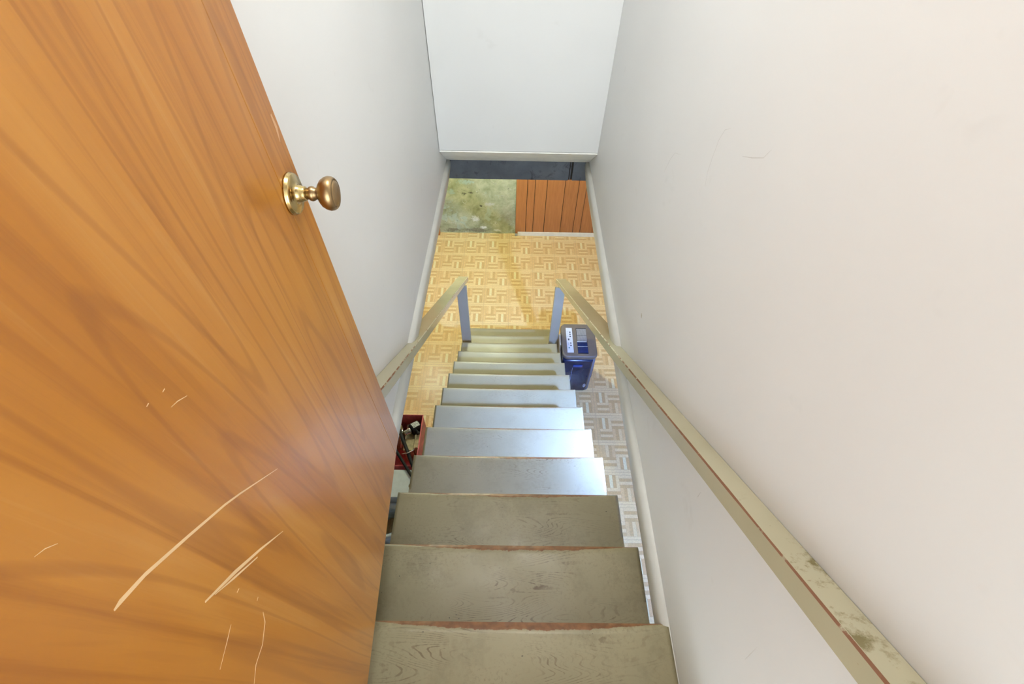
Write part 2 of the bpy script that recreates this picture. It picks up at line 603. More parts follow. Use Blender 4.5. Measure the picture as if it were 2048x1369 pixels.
# grooved wood panelling on the back wall, plank by plank
edges = [0.065, 0.206, 0.302, 0.451, 0.674, 0.847, 0.946, 1.11, 1.30, 1.40, 1.55, 1.76, 1.93, 2.03, 2.18, 2.40, 2.6, 2.8, 2.995]
bm = new_bm()
box(bm, edges[0] + 0.002, edges[-1], YB - 0.012, YB - 0.005, 0.004, z(HT))
obj('backing_board', bm, M_GAP, wall_back)
for a, b in zip(edges, edges[1:]):
    bm = new_bm()
    w = (b - a) / 2 - 0.0032
    hz = z(HT) / 2 - 0.004
    box(bm, -w, w, -0.006, 0.006, -hz, hz, bevel=0.0012)
    obj('plank', bm, M_PLANK, wall_back, ((a + b) / 2, YB - 0.019, hz + 0.006))
edges2 = [-0.957, -1.14, -1.24, -1.40, -1.62, -1.80, -1.9, -2.06, -2.28, -2.5, -2.69]
for i, (a, b) in enumerate(zip(edges2, edges2[1:])):
    bm = new_bm()
    w = (a - b) / 2 - 0.0032
    hz = z(HT) / 2 - 0.004
    box(bm, -w, w, -0.03, 0.03, -hz, hz, bevel=0.0012)
    obj('plank', bm, M_PLANK, wall_back, ((a + b) / 2, YB - 0.037, hz + 0.006))

bm = new_bm()
prism(bm, [(YB - 0.026, 0.004), (YB - 0.026, 0.056), (YB - 0.032, 0.062), (YB - 0.044, 0.058), (YB - 0.046, 0.004)], 'x', 0.10, 2.9)
base = struct('baseboard_back', bm, plain('cream_baseboard_paint', (0.84, 0.77, 0.58), 0.35))
bm = new_bm()
box(bm, 0.062, 0.099, YB - 0.058, YB - 0.027, 0.004, 0.03, bevel=0.006)
obj('end_block', bm, plain('chalky_grey', (0.46, 0.45, 0.40), 0.7), base)

for nm, bx in (('wall_basement_left', (-2.8, -2.7, -1.6, YB + 0.2)), ('wall_basement_right', (3.0, 3.1, -1.6, YB + 0.2)), ('wall_basement_front', (-2.8, 3.1, -1.7, -1.6))):
    bm = new_bm()
    box(bm, bx[0], bx[1], bx[2], bx[3], 0, z(HT) + 0.1)
    struct(nm, bm, M_CEIL)

# dark beam under the far wall, seen through the opening
beam = thing('header_beam', 'dark slate grey beam across the opening under the far white wall', 'beam', (0, Y_FAR1, z(HT)))


def beam_part(name, x0, x1, y0, y1, mat, z0=0.0, z1=None, bev=0.0):
    bm = new_bm()
    box(bm, x0, x1, y0, y1, z0, (HT - H_FAR1 - 0.0005) if z1 is None else z1, bevel=bev)
    return obj(name, bm, mat, beam)


beam_part('board', xl(2.55) + 0.001, 0.352, 0.003, 0.143, M_BEAM)
beam_part('board', 0.374, XR_W - 0.001, 0.003, 0.143, M_BEAM)
beam_part('seam_strip', 0.3525, 0.3735, 0.012, 0.143, M_GAP)
beam_part('batten', 0.358, 0.3635, 0.004, 0.011, M_BEAM)

# ------------------------------------------------------------------ parquet tile floor
S = 0.29728
GX, GY = -0.30392, 3.78671
bm = new_bm()
box(bm, -2.7, 3.0, -1.6, YB + 0.2, -0.1, 0.0)
floor = struct('floor', bm, plain('floor_slab', (0.72, 0.50, 0.26), 0.6))
tag(floor, 'basement floor of yellowish printed parquet tiles')
FM = [mat_floor('parquet_joint', (0.66, 0.42, 0.20)), mat_floor('parquet_pale', (0.91, 0.67, 0.325)), mat_floor('parquet_honey', (0.75, 0.475, 0.195)),
      mat_floor('parquet_white', (0.94, 0.77, 0.43)), mat_floor('parquet_amber', (0.83, 0.56, 0.245))]


def tile_quads():
    """(x0,x1,y0,y1,material) in tile units; y up = away from the camera"""
    q = []
    b = 0.088
    g = 0.005
    # frame strips: pale long ones along the far and near edge, amber ones at the sides
    q += [(g, 1 - g, 1 - b, 1 - g, 1), (g, 1 - g, g, b, 1)]
    q += [(g, b, b + g, 1 - b - g, 4), (1 - b, 1 - g, b + g, 1 - b - g, 4)]
    lo, hi, mid = b + g, 1 - b - g, 0.5

    def quad(x0, x1, y0, y1, vert, cols):
        n = len(cols)
        for i, c in enumerate(cols):
            if vert:
                w = (x1 - x0) / n
                q.append((x0 + i * w + g / 2, x0 + (i + 1) * w - g / 2, y0 + g / 2, y1 - g / 2, c))
            else:
                w = (y1 - y0) / n
                q.append((x0 + g / 2, x1 - g / 2, y0 + i * w + g / 2, y0 + (i + 1) * w - g / 2, c))
    quad(lo, mid, mid, hi, True, (2, 3, 2, 1))
    quad(mid, hi, mid, hi, False, (2, 1, 2, 1))
    quad(lo, mid, lo, mid, False, (2, 1, 2, 1))
    quad(mid, hi, lo, mid, True, (4, 2, 1, 4))
    return q


QUADS = tile_quads()


def add_tile(bm, cx, cy, flip, full):
    h = S / 2 - 0.00008
    zt = 0.0028
    if full:
        for f in box(bm, cx - h, cx + h, cy - h, cy + h, 0.0002, zt - 0.0003):
            f.material_index = 0
    else:
        f = bm.faces.new([bm.verts.new(p) for p in ((cx - h, cy - h, zt - 0.0003), (cx + h, cy - h, zt - 0.0003), (cx + h, cy + h, zt - 0.0003), (cx - h, cy + h, zt - 0.0003))])
    for x0, x1, y0, y1, c in QUADS:
        if flip:
            x0, x1, y0, y1 = 1 - x1, 1 - x0, 1 - y1, 1 - y0
        P = [(x0, y0), (x1, y0), (x1, y1), (x0, y1)]
        f = bm.faces.new([bm.verts.new((cx - h + p[0] * 2 * h, cy - h + p[1] * 2 * h, zt)) for p in P])
        f.material_index = c


bm = new_bm()
add_tile(bm, 0, 0, False, True)
tile_me = finish(bm, 'floor_tile')
for mt in FM:
    tile_me.materials.append(mt)
stuff = new_bm()
rng = random.Random(3)
for i in range(-8, 12):
    for j in range(-19, 5):
        x0, y0 = GX + i * S, GY + j * S
        if x0 < -2.7 or x0 + S > 3.0 or y0 < -1.6:
            continue
        flip = rng.random() < 0.45
        near = (-1.55 < x0 < 1.45) and (y0 > -0.2)
        under = (-0.45 < x0 < 0.17) and y0 < 2.75      # hidden beneath the staircase
        if near and not under:
            o = bpy.data.objects.new('floor_tile', tile_me)
            COL.objects.link(o)
            o.parent = floor
            o.location = (x0 + S / 2, y0 + S / 2, 0)
            if flip:
                o.rotation_euler.z = math.pi
        else:
            add_tile(stuff, x0 + S / 2, y0 + S / 2, flip, False)
so = obj('floor_tile_field', stuff, FM, floor)
so['kind'] = 'stuff'
# cut row of tiles against the back wall
for i in range(-4, 6):
    bm = new_bm()
    x0, y0 = GX + i * S, GY + 4 * S
    y1 = y0 + S
    depth = YB - 0.005 - y1
    if depth > 0.02:
        h = S / 2 - 0.00008
        cx = x0 + S / 2
        box(bm, -h, h, 0, depth, 0.0002, 0.0025)
        for qx0, qx1, qy0, qy1, c in QUADS:
            a, b_ = qy0 * S, min(qy1 * S, depth)
            if a >= depth - 0.002:
                continue
            f = bm.faces.new([bm.verts.new((-h + px * 2 * h, py, 0.0028)) for px, py in ((qx0, a), (qx1, a), (qx1, b_), (qx0, b_))])
            f.material_index = c
        obj('floor_tile', bm, FM, floor, (cx, y1 + 0.0004, 0))

# ------------------------------------------------------------------ staircase
R_, r_, Y0_, H0_ = 0.2559, 0.2009, 0.1845, 1.5077
XL_T, XR_T = -0.4486, 0.464
stair = thing('staircase', 'steep open basement staircase of worn khaki painted wooden treads', 'staircase', (0, 3.25, 0))


def make_tread(k):
    nose = Y0_ + k * R_
    top = z(H0_ + k * r_)
    x0, x1 = (XL_T, XR_T)
    if k == 0:
        x0, x1 = -0.445, XR_W - 0.003
    if k == 1:
        x0, x1 = XL_T, 0.463
    xc = (x0 + x1) / 2
    depth, th = 0.288, 0.040
    wear = max(0.12, 1.0 - k * 0.11) if k < 4 else max(0.12, 0.5 - 0.03 * k)
    rg = random.Random(100 + k)
    bm = new_bm()
    n = 72
    wob = [rg.uniform(-1, 1) for _ in range(n + 1)]
    rows = []
    for i in range(n + 1):
        X = x0 + (x1 - x0) * i / n - xc
        t = abs(X) / ((x1 - x0) / 2)
        c = max(0.0, 1 - t ** 2.2)
        er = (0.0060 * c + 0.0010 * (wob[i] + wob[max(0, i - 1)]) * c) * (0.35 + wear)
        dish = 0.0025 * c * wear
        zt = -dish
        pts = [(-depth, 0.0), (-depth * 0.6, zt), (-0.030, zt), (-0.010 - er, zt - 0.0006),
               (-0.003 - er * 0.75, zt - 0.004 - 0.35 * er), (-0.0004, -0.013), (0, -th + 0.004), (-0.004, -th), (-depth, -th)]
        rows.append([bm.verts.new((X, p[0], p[1])) for p in pts])
    k2 = len(rows[0])
    for a, b in zip(rows, rows[1:]):
        for j in range(k2):
            f = bm.faces.new((a[j], a[(j + 1) % k2], b[(j + 1) % k2], b[j]))
            f.smooth = j in (1, 2, 3)
    bm.faces.new(rows[0])
    bm.faces.new(rows[-1])
    o = obj('tread', bm, M_TREAD, stair, (xc, nose - 3.25, top))
    o['wear'] = float(wear)
    return o


for k in range(13):
    make_tread(k)
# two sloping stringers under the treads
for xa in (-0.395, 0.372):
    bm = new_bm()
    sl = r_ / R_
    ya, yb = -0.10, Y0_ + 12 * R_ - 0.05

    def line(Y, drop):
        return z(H0_ + (Y - Y0_) * sl + drop)
    prism(bm, [(ya - 3.25, line(ya, 0.045 + 0.0)), (Y0_ + 12 * R_ - 0.30 - 3.25, line(Y0_ + 12 * R_ - 0.30, 0.045)), (yb - 3.25 - 0.02, line(Y0_ + 12 * R_, 0.042)),
               (yb - 3.25 - 0.02, 0.004), (yb - 3.25 - 0.22, 0.004), (ya - 3.25, line(ya, 0.045) - 0.24)], 'x', xa, xa + 0.038)
    # lower it so that every tread rests on top of it (treads step below this line at their back)
    for v in bm.verts:
        if v.co.z > 0.02 and not (abs(v.co.y - (yb - 3.27)) < 1e-4):
            v.co.z -= 0.19
            v.co.z = max(v.co.z, 0.004)
    obj('stringer', bm, M_STRINGER, stair)
# cleats carrying the treads on the stringers
for k in range(13):
    for xa in (-0.395, 0.372):
        bm = new_bm()
        nose = Y0_ + k * R_
        top = z(H0_ + k * r_) - 0.0405
        yA, yB = nose - 0.27, nose - 0.035
        sl = r_ / R_
        lo1 = max(0.003, z(H0_ + (yA - Y0_) * sl) - 0.245)
        lo2 = max(0.003, z(H0_ + (yB - Y0_) * sl) - 0.245)
        prism(bm, [(yA - 3.25, lo1), (yB - 3.25, lo2), (yB - 3.25, top), (yA - 3.25, top)], 'x', xa + 0.001, xa + 0.037)
        obj('bracket', bm, M_STRINGER, stair)
# riser board between the landing and the first tread
bm = new_bm()
box(bm, -0.439, XR_W - 0.003, Y_DOOR - 0.003 - 3.25, Y_DOOR + 0.012 - 3.25, z(H0_) + 0.001, z(H_UP))
obj('riser', bm, M_TREAD, stair)['wear'] = 0.4

# ------------------------------------------------------------------ handrails
RA, RB = 0.6037, 0.776


def rail_top(Y):
    return z(RA + RB * Y)


def handrail(label, side, y0, y1, inner, outer, post_x):
    root = thing('handrail', label, 'handrail', (0, 2.86, z(H0_ + 11 * r_)), 'khaki painted stair handrails')
    ox, oy, oz = root.location
    th = 0.052
    bv = 0.0036
    ys = [y0 + (y1 - y0) * i / 40 for i in range(41)]
    ys += [1.30, 1.345, 1.40, 1.455]
    ys = sorted(Y for Y in set(ys) if y0 <= Y <= y1)
    bm = new_bm()
    rows = []
    rg = random.Random(5 + side)
    for Y in ys:
        xi, xo = inner(Y), outer(Y)
        s = side
        w = bv * (0.7 + 0.5 * rg.random())
        zt = rail_top(Y)
        pts = [(xi + s * w, zt), (xo - s * 0.002, zt), (xo, zt - 0.002), (xo, zt - th), (xi + s * 0.002, zt - th), (xi, zt - th + 0.002), (xi, zt - w)]
        rows.append([bm.verts.new((p[0] - ox, Y - oy, p[1] - oz)) for p in pts])
    k = len(rows[0])
    for a, b in zip(rows, rows[1:]):
        for j in range(k):
            f = bm.faces.new((a[j], a[(j + 1) % k], b[(j + 1) % k], b[j]))
            f.material_index = 1 if j == k - 1 else 0
    bm.faces.new(rows[0])
    bm.faces.new(rows[-1])
    rail = obj('rail', bm, [M_RAIL, M_EDGE], root)
    # flat post standing on the eleventh tread, top cut to the rail's slope
    bm = new_bm()
    pa, pb = post_x
    y_a, y_b = 2.850, 2.888
    zb = 0.0006
    prism(bm, [(y_a - oy, zb), (y_b - oy, zb), (y_b - oy, rail_top(y_b) - th - oz - 0.0005), (y_a - oy, rail_top(y_a) - th - oz - 0.0005)], 'x', pa, pb)
    es = [e for e in bm.edges if abs((e.verts[0].co - e.verts[1].co).normalized().z) > 0.99]
    bmesh.ops.bevel(bm, geom=es, offset=0.002, segments=1, affect='EDGES')
    obj('post', bm, M_RAIL, root)
    return root


def lerp(Y, ya, a, yb, b):
    t = min(1, max(0, (Y - ya) / (yb - ya)))
    return a + (b - a) * t


handrail('khaki painted handrail on the bare white wall opposite the door', 1, -0.09, 3.205,
         lambda Y: lerp(Y, 0.9, 0.417, 3.2, 0.431),
         lambda Y: (XR_W - 0.0005) if Y < 1.343 else lerp(Y, 1.345, XR_W + 0.012, 1.455, 0.503) if Y < 1.455 else lerp(Y, 1.455, 0.503, 3.2, 0.526),
         (0.400, 0.487))
handrail('khaki painted handrail behind the open wooden door', -1, 0.30, 3.175,
         lambda Y: lerp(Y, 0.9, -0.3725, 3.2, -0.391),
         lambda Y: (xl(Y) + 0.0005) if Y < 1.343 else lerp(Y, 1.345, -0.42, 1.455, -0.448) if Y < 1.455 else lerp(Y, 1.455, -0.448, 3.2, -0.480),
         (-0.461, -0.373))

# ------------------------------------------------------------------ door, opened flat along the left wall
door = thing('door_1', 'varnished orange brown wooden door with scratches and a brass knob', None, (-0.29873, -0.10, z(1.30)), kind='structure')
door.rotation_euler.z = math.radians(92.588)       # local x runs from hinge to free edge, local -y faces the stairs
DW, DT, DH = 0.7501, 0.035, 2.03
SEAM = 0.684
bm = new_bm()
box(bm, 0.0, SEAM - 0.0006, 0.0, DT, 0, DH, bevel=0.0006)
obj('leaf_panel', bm, M_DOOR, door)
bm = new_bm()
box(bm, SEAM + 0.0004, DW, 0.0, DT, 0, DH, bevel=0.0010)
obj('edge_stile', bm, M_DOOR2, door)


def strip(bm, pts, w0, w1, th, to3d):
    """thin raised mark following a polyline in a plane"""
    P = [Vector((a, b)) for a, b in pts]
    n = len(P)
    L, Rr = [], []
    for i, p in enumerate(P):
        d = (P[min(i + 1, n - 1)] - P[max(i - 1, 0)]).normalized()
        nn = Vector((-d.y, d.x))
        t = i / (n - 1)
        w = (w0 + (w1 - w0) * t) / 2
        if i in (0, n - 1):
            w *= 0.35
        L.append(p + nn * w)
        Rr.append(p - nn * w)
    top = [bm.verts.new(to3d(q.x, q.y, th)) for q in L + Rr[::-1]]
    bot = [bm.verts.new(to3d(q.x, q.y, 0.0)) for q in L + Rr[::-1]]
    kk = len(top)
    for i in range(n - 1):
        j = kk - 1 - i
        bm.faces.new((top[i], top[i + 1], top[j - 1], top[j]))
    for i in range(kk):
        bm.faces.new((top[i], bot[i], bot[(i + 1) % kk], top[(i + 1) % kk]))


def dpt(a, b, t):
    return (a, -t, b)


scr = [([(0.3536, 0.6854), (0.2929, 0.757), (0.2724, 0.7794), (0.2292, 0.8206), (0.1853, 0.8608), (0.1622, 0.8765), (0.1559, 0.879)], 0.0016, 0.0050),
       ([(0.2896, 0.6195), (0.2524, 0.671), (0.2173, 0.715), (0.1807, 0.7561)], 0.0020, 0.0062),
       ([(0.2433, 0.672), (0.2128, 0.7117), (0.1899, 0.7419)], 0.0035, 0.0020),
       ([(0.1687, 0.6896), (0.1546, 0.6878), (0.1275, 0.6854)], 0.0012, 0.0008),
       ([(0.1908, 0.6173), (0.1814, 0.6043), (0.1579, 0.5952), (0.1368, 0.5997), (0.1176, 0.5917)], 0.0016, 0.0009),
       ([(0.3363, 0.9048), (0.325, 0.9133), (0.316, 0.9176)], 0.0012, 0.0008),
       ([(0.1849, 0.9593), (0.1798, 0.9665), (0.1735, 0.971)], 0.0008, 0.0005),
       ([(0.3253, 0.935), (0.3214, 0.9353)], 0.003, 0.002),
       ([(0.3047, 0.9441), (0.3011, 0.9443)], 0.003, 0.002),
       ([(0.2039, 0.6951), (0.1994, 0.697)], 0.003, 0.002),
       ([(0.2038, 0.642), (0.1994, 0.6418)], 0.003, 0.002)]
for pts, a, b in scr:
    bm = new_bm()
    strip(bm, pts, a, b, 0.0002, dpt)
    obj('scratch', bm, M_SCR, door)
# faint pale residue of a torn-off sticker above the knob
bm = new_bm()
strip(bm, [(0.7385, 0.985), (0.7395, 0.966), (0.734, 0.948)], 0.010, 0.004, 0.00015, dpt)
obj('sticker_residue', bm, plain('sticker_glue', (0.56, 0.31, 0.15), 0.5), door)

knob = thing('door_knob', 'round brass door knob', None, (0.7049, 0.0, 0.8816))
knob.parent = door
bm = new_bm()
lathe(bm, [(0.0315, -0.0002), (0.0315, -0.003), (0.0300, -0.0042), (0.0300, -0.006), (0.0288, -0.0075), (0.0180, -0.0082), (0.0140, -0.0090), (0.0130, -0.0115), (0.0122, -0.0165), (0.0112, -0.0170), (0.0108, -0.021), (0.0095, -0.0225), (0.0, -0.0225)], 40, 'y')
obj('rosette', bm, M_BRASS, knob)
bm = new_bm()
lathe(bm, [(0.0, -0.022), (0.0085, -0.022), (0.0085, -0.026), (0.0105, -0.028), (0.0112, -0.031), (0.0105, -0.034), (0.0088, -0.036), (0.0085, -0.041), (0.0, -0.041)], 32, 'y')
obj('neck', bm, M_BRASS2, knob)
bm = new_bm()
lathe(bm, [(0.0, -0.0405), (0.0088, -0.0405), (0.0150, -0.0425), (0.0205, -0.0465), (0.0240, -0.0520), (0.0252, -0.0570), (0.0245, -0.0620), (0.0225, -0.0652), (0.0205, -0.0668), (0.0200, -0.0645), (0.0193, -0.0645), (0.0188, -0.0665), (0.0150, -0.0680), (0.0080, -0.0690), (0.0, -0.0692)], 48, 'y')
obj('knob_head', bm, M_BRASS2, knob)
# hinges on the hinge edge
for hz in (0.2, 1.0, 1.8):
    bm = new_bm()
    lathe(bm, [(0.0, hz - 0.045), (0.006, hz - 0.045), (0.006, hz + 0.045), (0.0, hz + 0.045)], 16, 'z', origin=(-0.006, -0.003, 0))
    obj('hinge', bm, M_BRASS, door)

# ------------------------------------------------------------------ scuffs on the right wall


def wpt(a, b, t):
    return (XR_W - t, a, ZC + b)


marks = [([(0.9652, -0.4879), (0.9895, -0.5038), (0.9997, -0.532), (0.9988, -0.5735), (0.995, -0.6095), (0.9783, -0.6387)], 0.0010, 0.0010, M_SCUFF),
         ([(0.8712, -0.4969), (0.8328, -0.4777), (0.7966, -0.4565), (0.7838, -0.4337)], 0.0022, 0.0012, M_SCUFF),
         ([(1.1894, -0.6774), (1.2376, -0.6992), (1.2595, -0.7336), (1.2773, -0.7851)], 0.0010, 0.0010, M_SCUFF),
         ([(0.0721, -1.0708), (0.0781, -1.0435), (0.0867, -1.0045)], 0.0025, 0.0010, M_SCUFF),
         ([(0.0893, -1.5), (0.1101, -1.4946), (0.1321, -1.488)], 0.0020, 0.0010, M_SCUFF),
         ([(0.4001, -1.1103), (0.4025, -1.0833)], 0.0020, 0.0010, M_SCUFFD),
         ([(1.0836, -1.2104), (1.0760, -1.2155), (1.0692, -1.2204)], 0.012, 0.009, plain('tan_spot', (0.52, 0.48, 0.40), 0.6))]
for pts, a, b, mt in marks:
    bm = new_bm()
    strip(bm, pts, a, b, 0.0002, wpt)
    obj('scuff_mark', bm, mt, wr)

# ------------------------------------------------------------------ dehumidifier right of the stairs
M_DGREY = plain('dark_taupe_plastic', (0.175, 0.138, 0.100), 0.45)
M_DSHELL = plain('slate_blue_plastic', (0.17, 0.19, 0.25), 0.45)
M_BLUE = plain('translucent_navy_bucket', (0.012, 0.017, 0.046), 0.15, var=0.35, scale=9)
M_BLACK = plain('black_plastic', (0.012, 0.012, 0.014), 0.4)
M_LABEL = plain('white_label_film', (0.72, 0.72, 0.68), 0.4)
M_GRILL = plain('grey_louver_plastic', (0.38, 0.36, 0.32), 0.4)
M_INK = plain('dark_ink', (0.08, 0.08, 0.085), 0.6)
M_LOGO = plain('white_logo_print', (0.85, 0.87, 0.92), 0.5)


def rrect(w, d, r, n=8, ox=0, oy=0):
    pts = []
    for cx, cy, a0 in ((w / 2 - r, d / 2 - r, 0), (-w / 2 + r, d / 2 - r, 90), (-w / 2 + r, -d / 2 + r, 180), (w / 2 - r, -d / 2 + r, 270)):
        for i in range(n + 1):
            a = math.radians(a0 + 90 * i / n)
            pts.append((cx + r * math.cos(a) + ox, cy + r * math.sin(a) + oy))
    return pts


def loft(bm, secs, mi=0, cap=True):
    """secs: list of (points2d, z)"""
    rings = [[bm.verts.new((p[0], p[1], zz)) for p in pts] for pts, zz in secs]
    n = len(rings[0])
    for a, b in zip(rings, rings[1:]):
        for i in range(n):
            f = bm.faces.new((a[i], a[(i + 1) % n], b[(i + 1) % n], b[i]))
            f.smooth = True
            f.material_index = mi
    if cap:
        bm.faces.new(rings[0][::-1]).material_index = mi
        bm.faces.new(rings[-1]).material_index = mi


DX, DY, DWI, DDE, DHT = 0.676, 2.778, 0.333, 0.405, 0.615
deh = thing('dehumidifier', 'dark grey and navy blue dehumidifier with white control strip beside the stairs', 'dehumidifier', (DX, DY, 0.003))
bm = new_bm()
w, d = DWI, DDE
loft(bm, [(rrect(w - 0.03, d - 0.03, 0.045), 0.012), (rrect(w - 0.012, d - 0.012, 0.05), 0.03), (rrect(w - 0.008, d - 0.008, 0.05), 0.50), (rrect(w - 0.02, d - 0.02, 0.05), DHT - 0.045)])
for cx in (-0.12, 0.12):
    for cy in (-0.15, 0.15):
        lathe(bm, [(0.0, 0.0), (0.016, 0.0), (0.016, 0.014), (0.0, 0.014)], 12, 'z', origin=(cx, cy, 0))
body = obj('body', bm, M_DSHELL, deh)
bm = new_bm()
loft(bm, [(rrect(w - 0.012, d - 0.012, 0.048), DHT - 0.05), (rrect(w, d, 0.05), DHT - 0.032), (rrect(w, d, 0.05), DHT - 0.012), (rrect(w - 0.008, d - 0.008, 0.047), DHT - 0.003), (rrect(w - 0.024, d - 0.024, 0.042), DHT)])
top = obj('top_cover', bm, M_DGREY, deh)
# navy bucket: the front of the lower body, wrapping the corners
bm = new_bm()
loft(bm, [(rrect(w - 0.056, 0.10, 0.03, ox=-0.012, oy=-d / 2 + 0.050 - 0.002), 0.030), (rrect(w - 0.046, 0.12, 0.03, ox=-0.012, oy=-d / 2 + 0.060 - 0.008), 0.05),
          (rrect(w - 0.042, 0.12, 0.03, ox=-0.012, oy=-d / 2 + 0.060 - 0.008), DHT - 0.075), (rrect(w - 0.050, 0.10, 0.03, ox=-0.012, oy=-d / 2 + 0.050 - 0.003), DHT - 0.058)])
bucket = obj('water_bucket', bm, M_BLUE, deh)
bm = new_bm()
box(bm, -0.055, 0.035, -d / 2 - 0.016, -d / 2 - 0.0085, DHT - 0.150, DHT - 0.118, bevel=0.003)
obj('grip', bm, plain('blue_grip', (0.02, 0.05, 0.25), 0.2), bucket)
bm = new_bm()
box(bm, -0.057, -0.0545, -d / 2 - 0.0098, -d / 2 - 0.0081, 0.06, DHT - 0.17)
obj('sight_line', bm, plain('pale_blue_line', (0.25, 0.30, 0.5), 0.3), bucket)
# small oval emblem, lower right of the bucket
bm = new_bm()
ey, ez, ex = -d / 2 - 0.0084, 0.135, 0.098
N = 36
out, inn = [], []
for i in range(N):
    a = 2 * math.pi * i / N
    out.append(bm.verts.new((ex + 0.0125 * math.cos(a), ey, ez + 0.033 * math.sin(a))))
    inn.append(bm.verts.new((ex + 0.0095 * math.cos(a), ey, ez + 0.029 * math.sin(a))))
for i in range(N):
    if i % 9 == 4:
        continue
    bm.faces.new((out[i], out[(i + 1) % N], inn[(i + 1) % N], inn[i]))
for i, (a0, a1, b0, b1) in enumerate(((-0.006, 0.006, -0.020, -0.016), (-0.006, -0.002, -0.016, -0.008), (0.001, 0.006, -0.014, -0.008), (-0.006, 0.006, -0.004, 0.000), (-0.002, 0.006, 0.004, 0.008), (-0.006, -0.003, 0.006, 0.016), (0.001, 0.006, 0.012, 0.018))):
    bm.faces.new([bm.verts.new((ex + p, ey, ez + q)) for p, q in ((a0, b0), (a1, b0), (a1, b1), (a0, b1))])
obj('emblem', bm, M_LOGO, bucket)
# dark recessed handle on the right front corner
bm = new_bm()
box(bm, w / 2 - 0.013, w / 2 - 0.0015, -d / 2 + 0.045, -d / 2 + 0.115, 0.20, 0.42, bevel=0.005)
obj('side_recess', bm, plain('plum_black_plastic', (0.03, 0.025, 0.045), 0.5), deh)
# control strip
bm = new_bm()
box(bm, -0.118, -0.058, -0.155, 0.148, DHT, DHT + 0.0012, bevel=0.0004)
strip_o = obj('control_strip', bm, M_LABEL, deh)
zt = DHT + 0.0013
for bx_, by_ in ((-0.080, 0.092), (-0.080, 0.066), (-0.080, 0.040), (-0.080, -0.042), (-0.080, -0.070)):
    bm = new_bm()
    lathe(bm, [(0.0078, zt), (0.0078, zt + 0.0008), (0.0055, zt + 0.0016), (0.0, zt + 0.0016)], 18, 'z', origin=(bx_, by_, 0))
    obj('button', bm, M_INK, strip_o)
bm = new_bm()
box(bm, -0.104, -0.090, -0.008, 0.014, zt, zt + 0.0008)
obj('display', bm, M_INK, strip_o)
bm = new_bm()
lathe(bm, [(0.007, zt), (0.007, zt + 0.001), (0.0, zt + 0.001)], 16, 'z', origin=(-0.098, -0.098, 0))
obj('power_button', bm, plain('teal_ink', (0.10, 0.28, 0.28), 0.5), strip_o)
bm = new_bm()
for yy in (0.096, 0.070, 0.044, -0.036, -0.050, -0.064):
    box(bm, -0.110, -0.096, yy - 0.004, yy - 0.001, zt, zt + 0.0003)
    box(bm, -0.110, -0.100, yy + 0.001, yy + 0.003, zt, zt + 0.0003)
for yy in (0.012, 0.004, -0.004, -0.012, -0.02):
    box(bm, -0.079, -0.074, yy, yy + 0.003, zt, zt + 0.0003)
obj('legend_print', bm, plain('faint_grey_ink', (0.40, 0.42, 0.42), 0.6), strip_o)['kind'] = 'stuff'
# air outlet with louvers
bm = new_bm()
box(bm, -0.019, 0.080, -0.166, 0.146, DHT, DHT + 0.0008)
vent = obj('air_outlet', bm, M_BLACK, deh)
for i in range(13):
    bm = new_bm()
    xx = -0.014 + i * 0.0072
    box(bm, xx, xx + 0.0052, -0.014, 0.136, DHT + 0.001, DHT + 0.0035)
    obj('louver', bm, M_GRILL, vent)
bm = new_bm()
box(bm, -0.018, 0.079, 0.052, 0.055, DHT + 0.0012, DHT + 0.0045)
obj('louver_bar', bm, M_BLACK, vent)
M_NAVYG = plain('navy_grid_plastic', (0.02, 0.04, 0.16), 0.3)
for i in range(9):
    bm = new_bm()
    xx = -0.015 + i * 0.0105
    box(bm, xx, xx + 0.0035, -0.160, -0.030, DHT + 0.001, DHT + 0.003)
    obj('grid_bar', bm, M_NAVYG, vent)
for i in range(9):
    bm = new_bm()
    yy = -0.158 + i * 0.0145
    box(bm, -0.017, 0.078, yy, yy + 0.0035, DHT + 0.0031, DHT + 0.0045)
    obj('grid_bar', bm, M_LABEL if i == 5 else M_NAVYG, vent)
bm = new_bm()
box(bm, -0.018, 0.074, -0.027, -0.021, DHT + 0.001, DHT + 0.005)
obj('louver_bar', bm, M_LABEL, vent)
# filter frame sticking out on the left side
bm = new_bm()
box(bm, -w / 2 - 0.018, -w / 2 - 0.012, -0.12, 0.10, 0.26, DHT - 0.045, bevel=0.001)
obj('filter_frame', bm, plain('tan_filter_frame', (0.55, 0.43, 0.24), 0.5), deh)
bm = new_bm()
box(bm, -w / 2 - 0.011, -w / 2 - 0.0005, -0.04, 0.10, 0.26, DHT - 0.035, bevel=0.001)
obj('filter_cover', bm, M_LABEL, deh)

# ------------------------------------------------------------------ clutter left of the stairs
M_RED = plain('red_enamel', (0.74, 0.15, 0.17), 0.35, var=0.2, scale=25)
M_POLE = plain('matt_black_pole', (0.006, 0.006, 0.007), 0.7)
M_CHROME = plain('chrome', (0.75, 0.75, 0.76), 0.12, 1.0)
M_TAN = plain('raw_tan_wood', (0.55, 0.45, 0.26), 0.6, var=0.25, scale=30)
M_CARD = plain('pale_blue_white_cardboard', (0.80, 0.84, 0.86), 0.6)
M_STEEL = plain('silver_blue_ducting', (0.62, 0.68, 0.76), 0.35, 0.3)

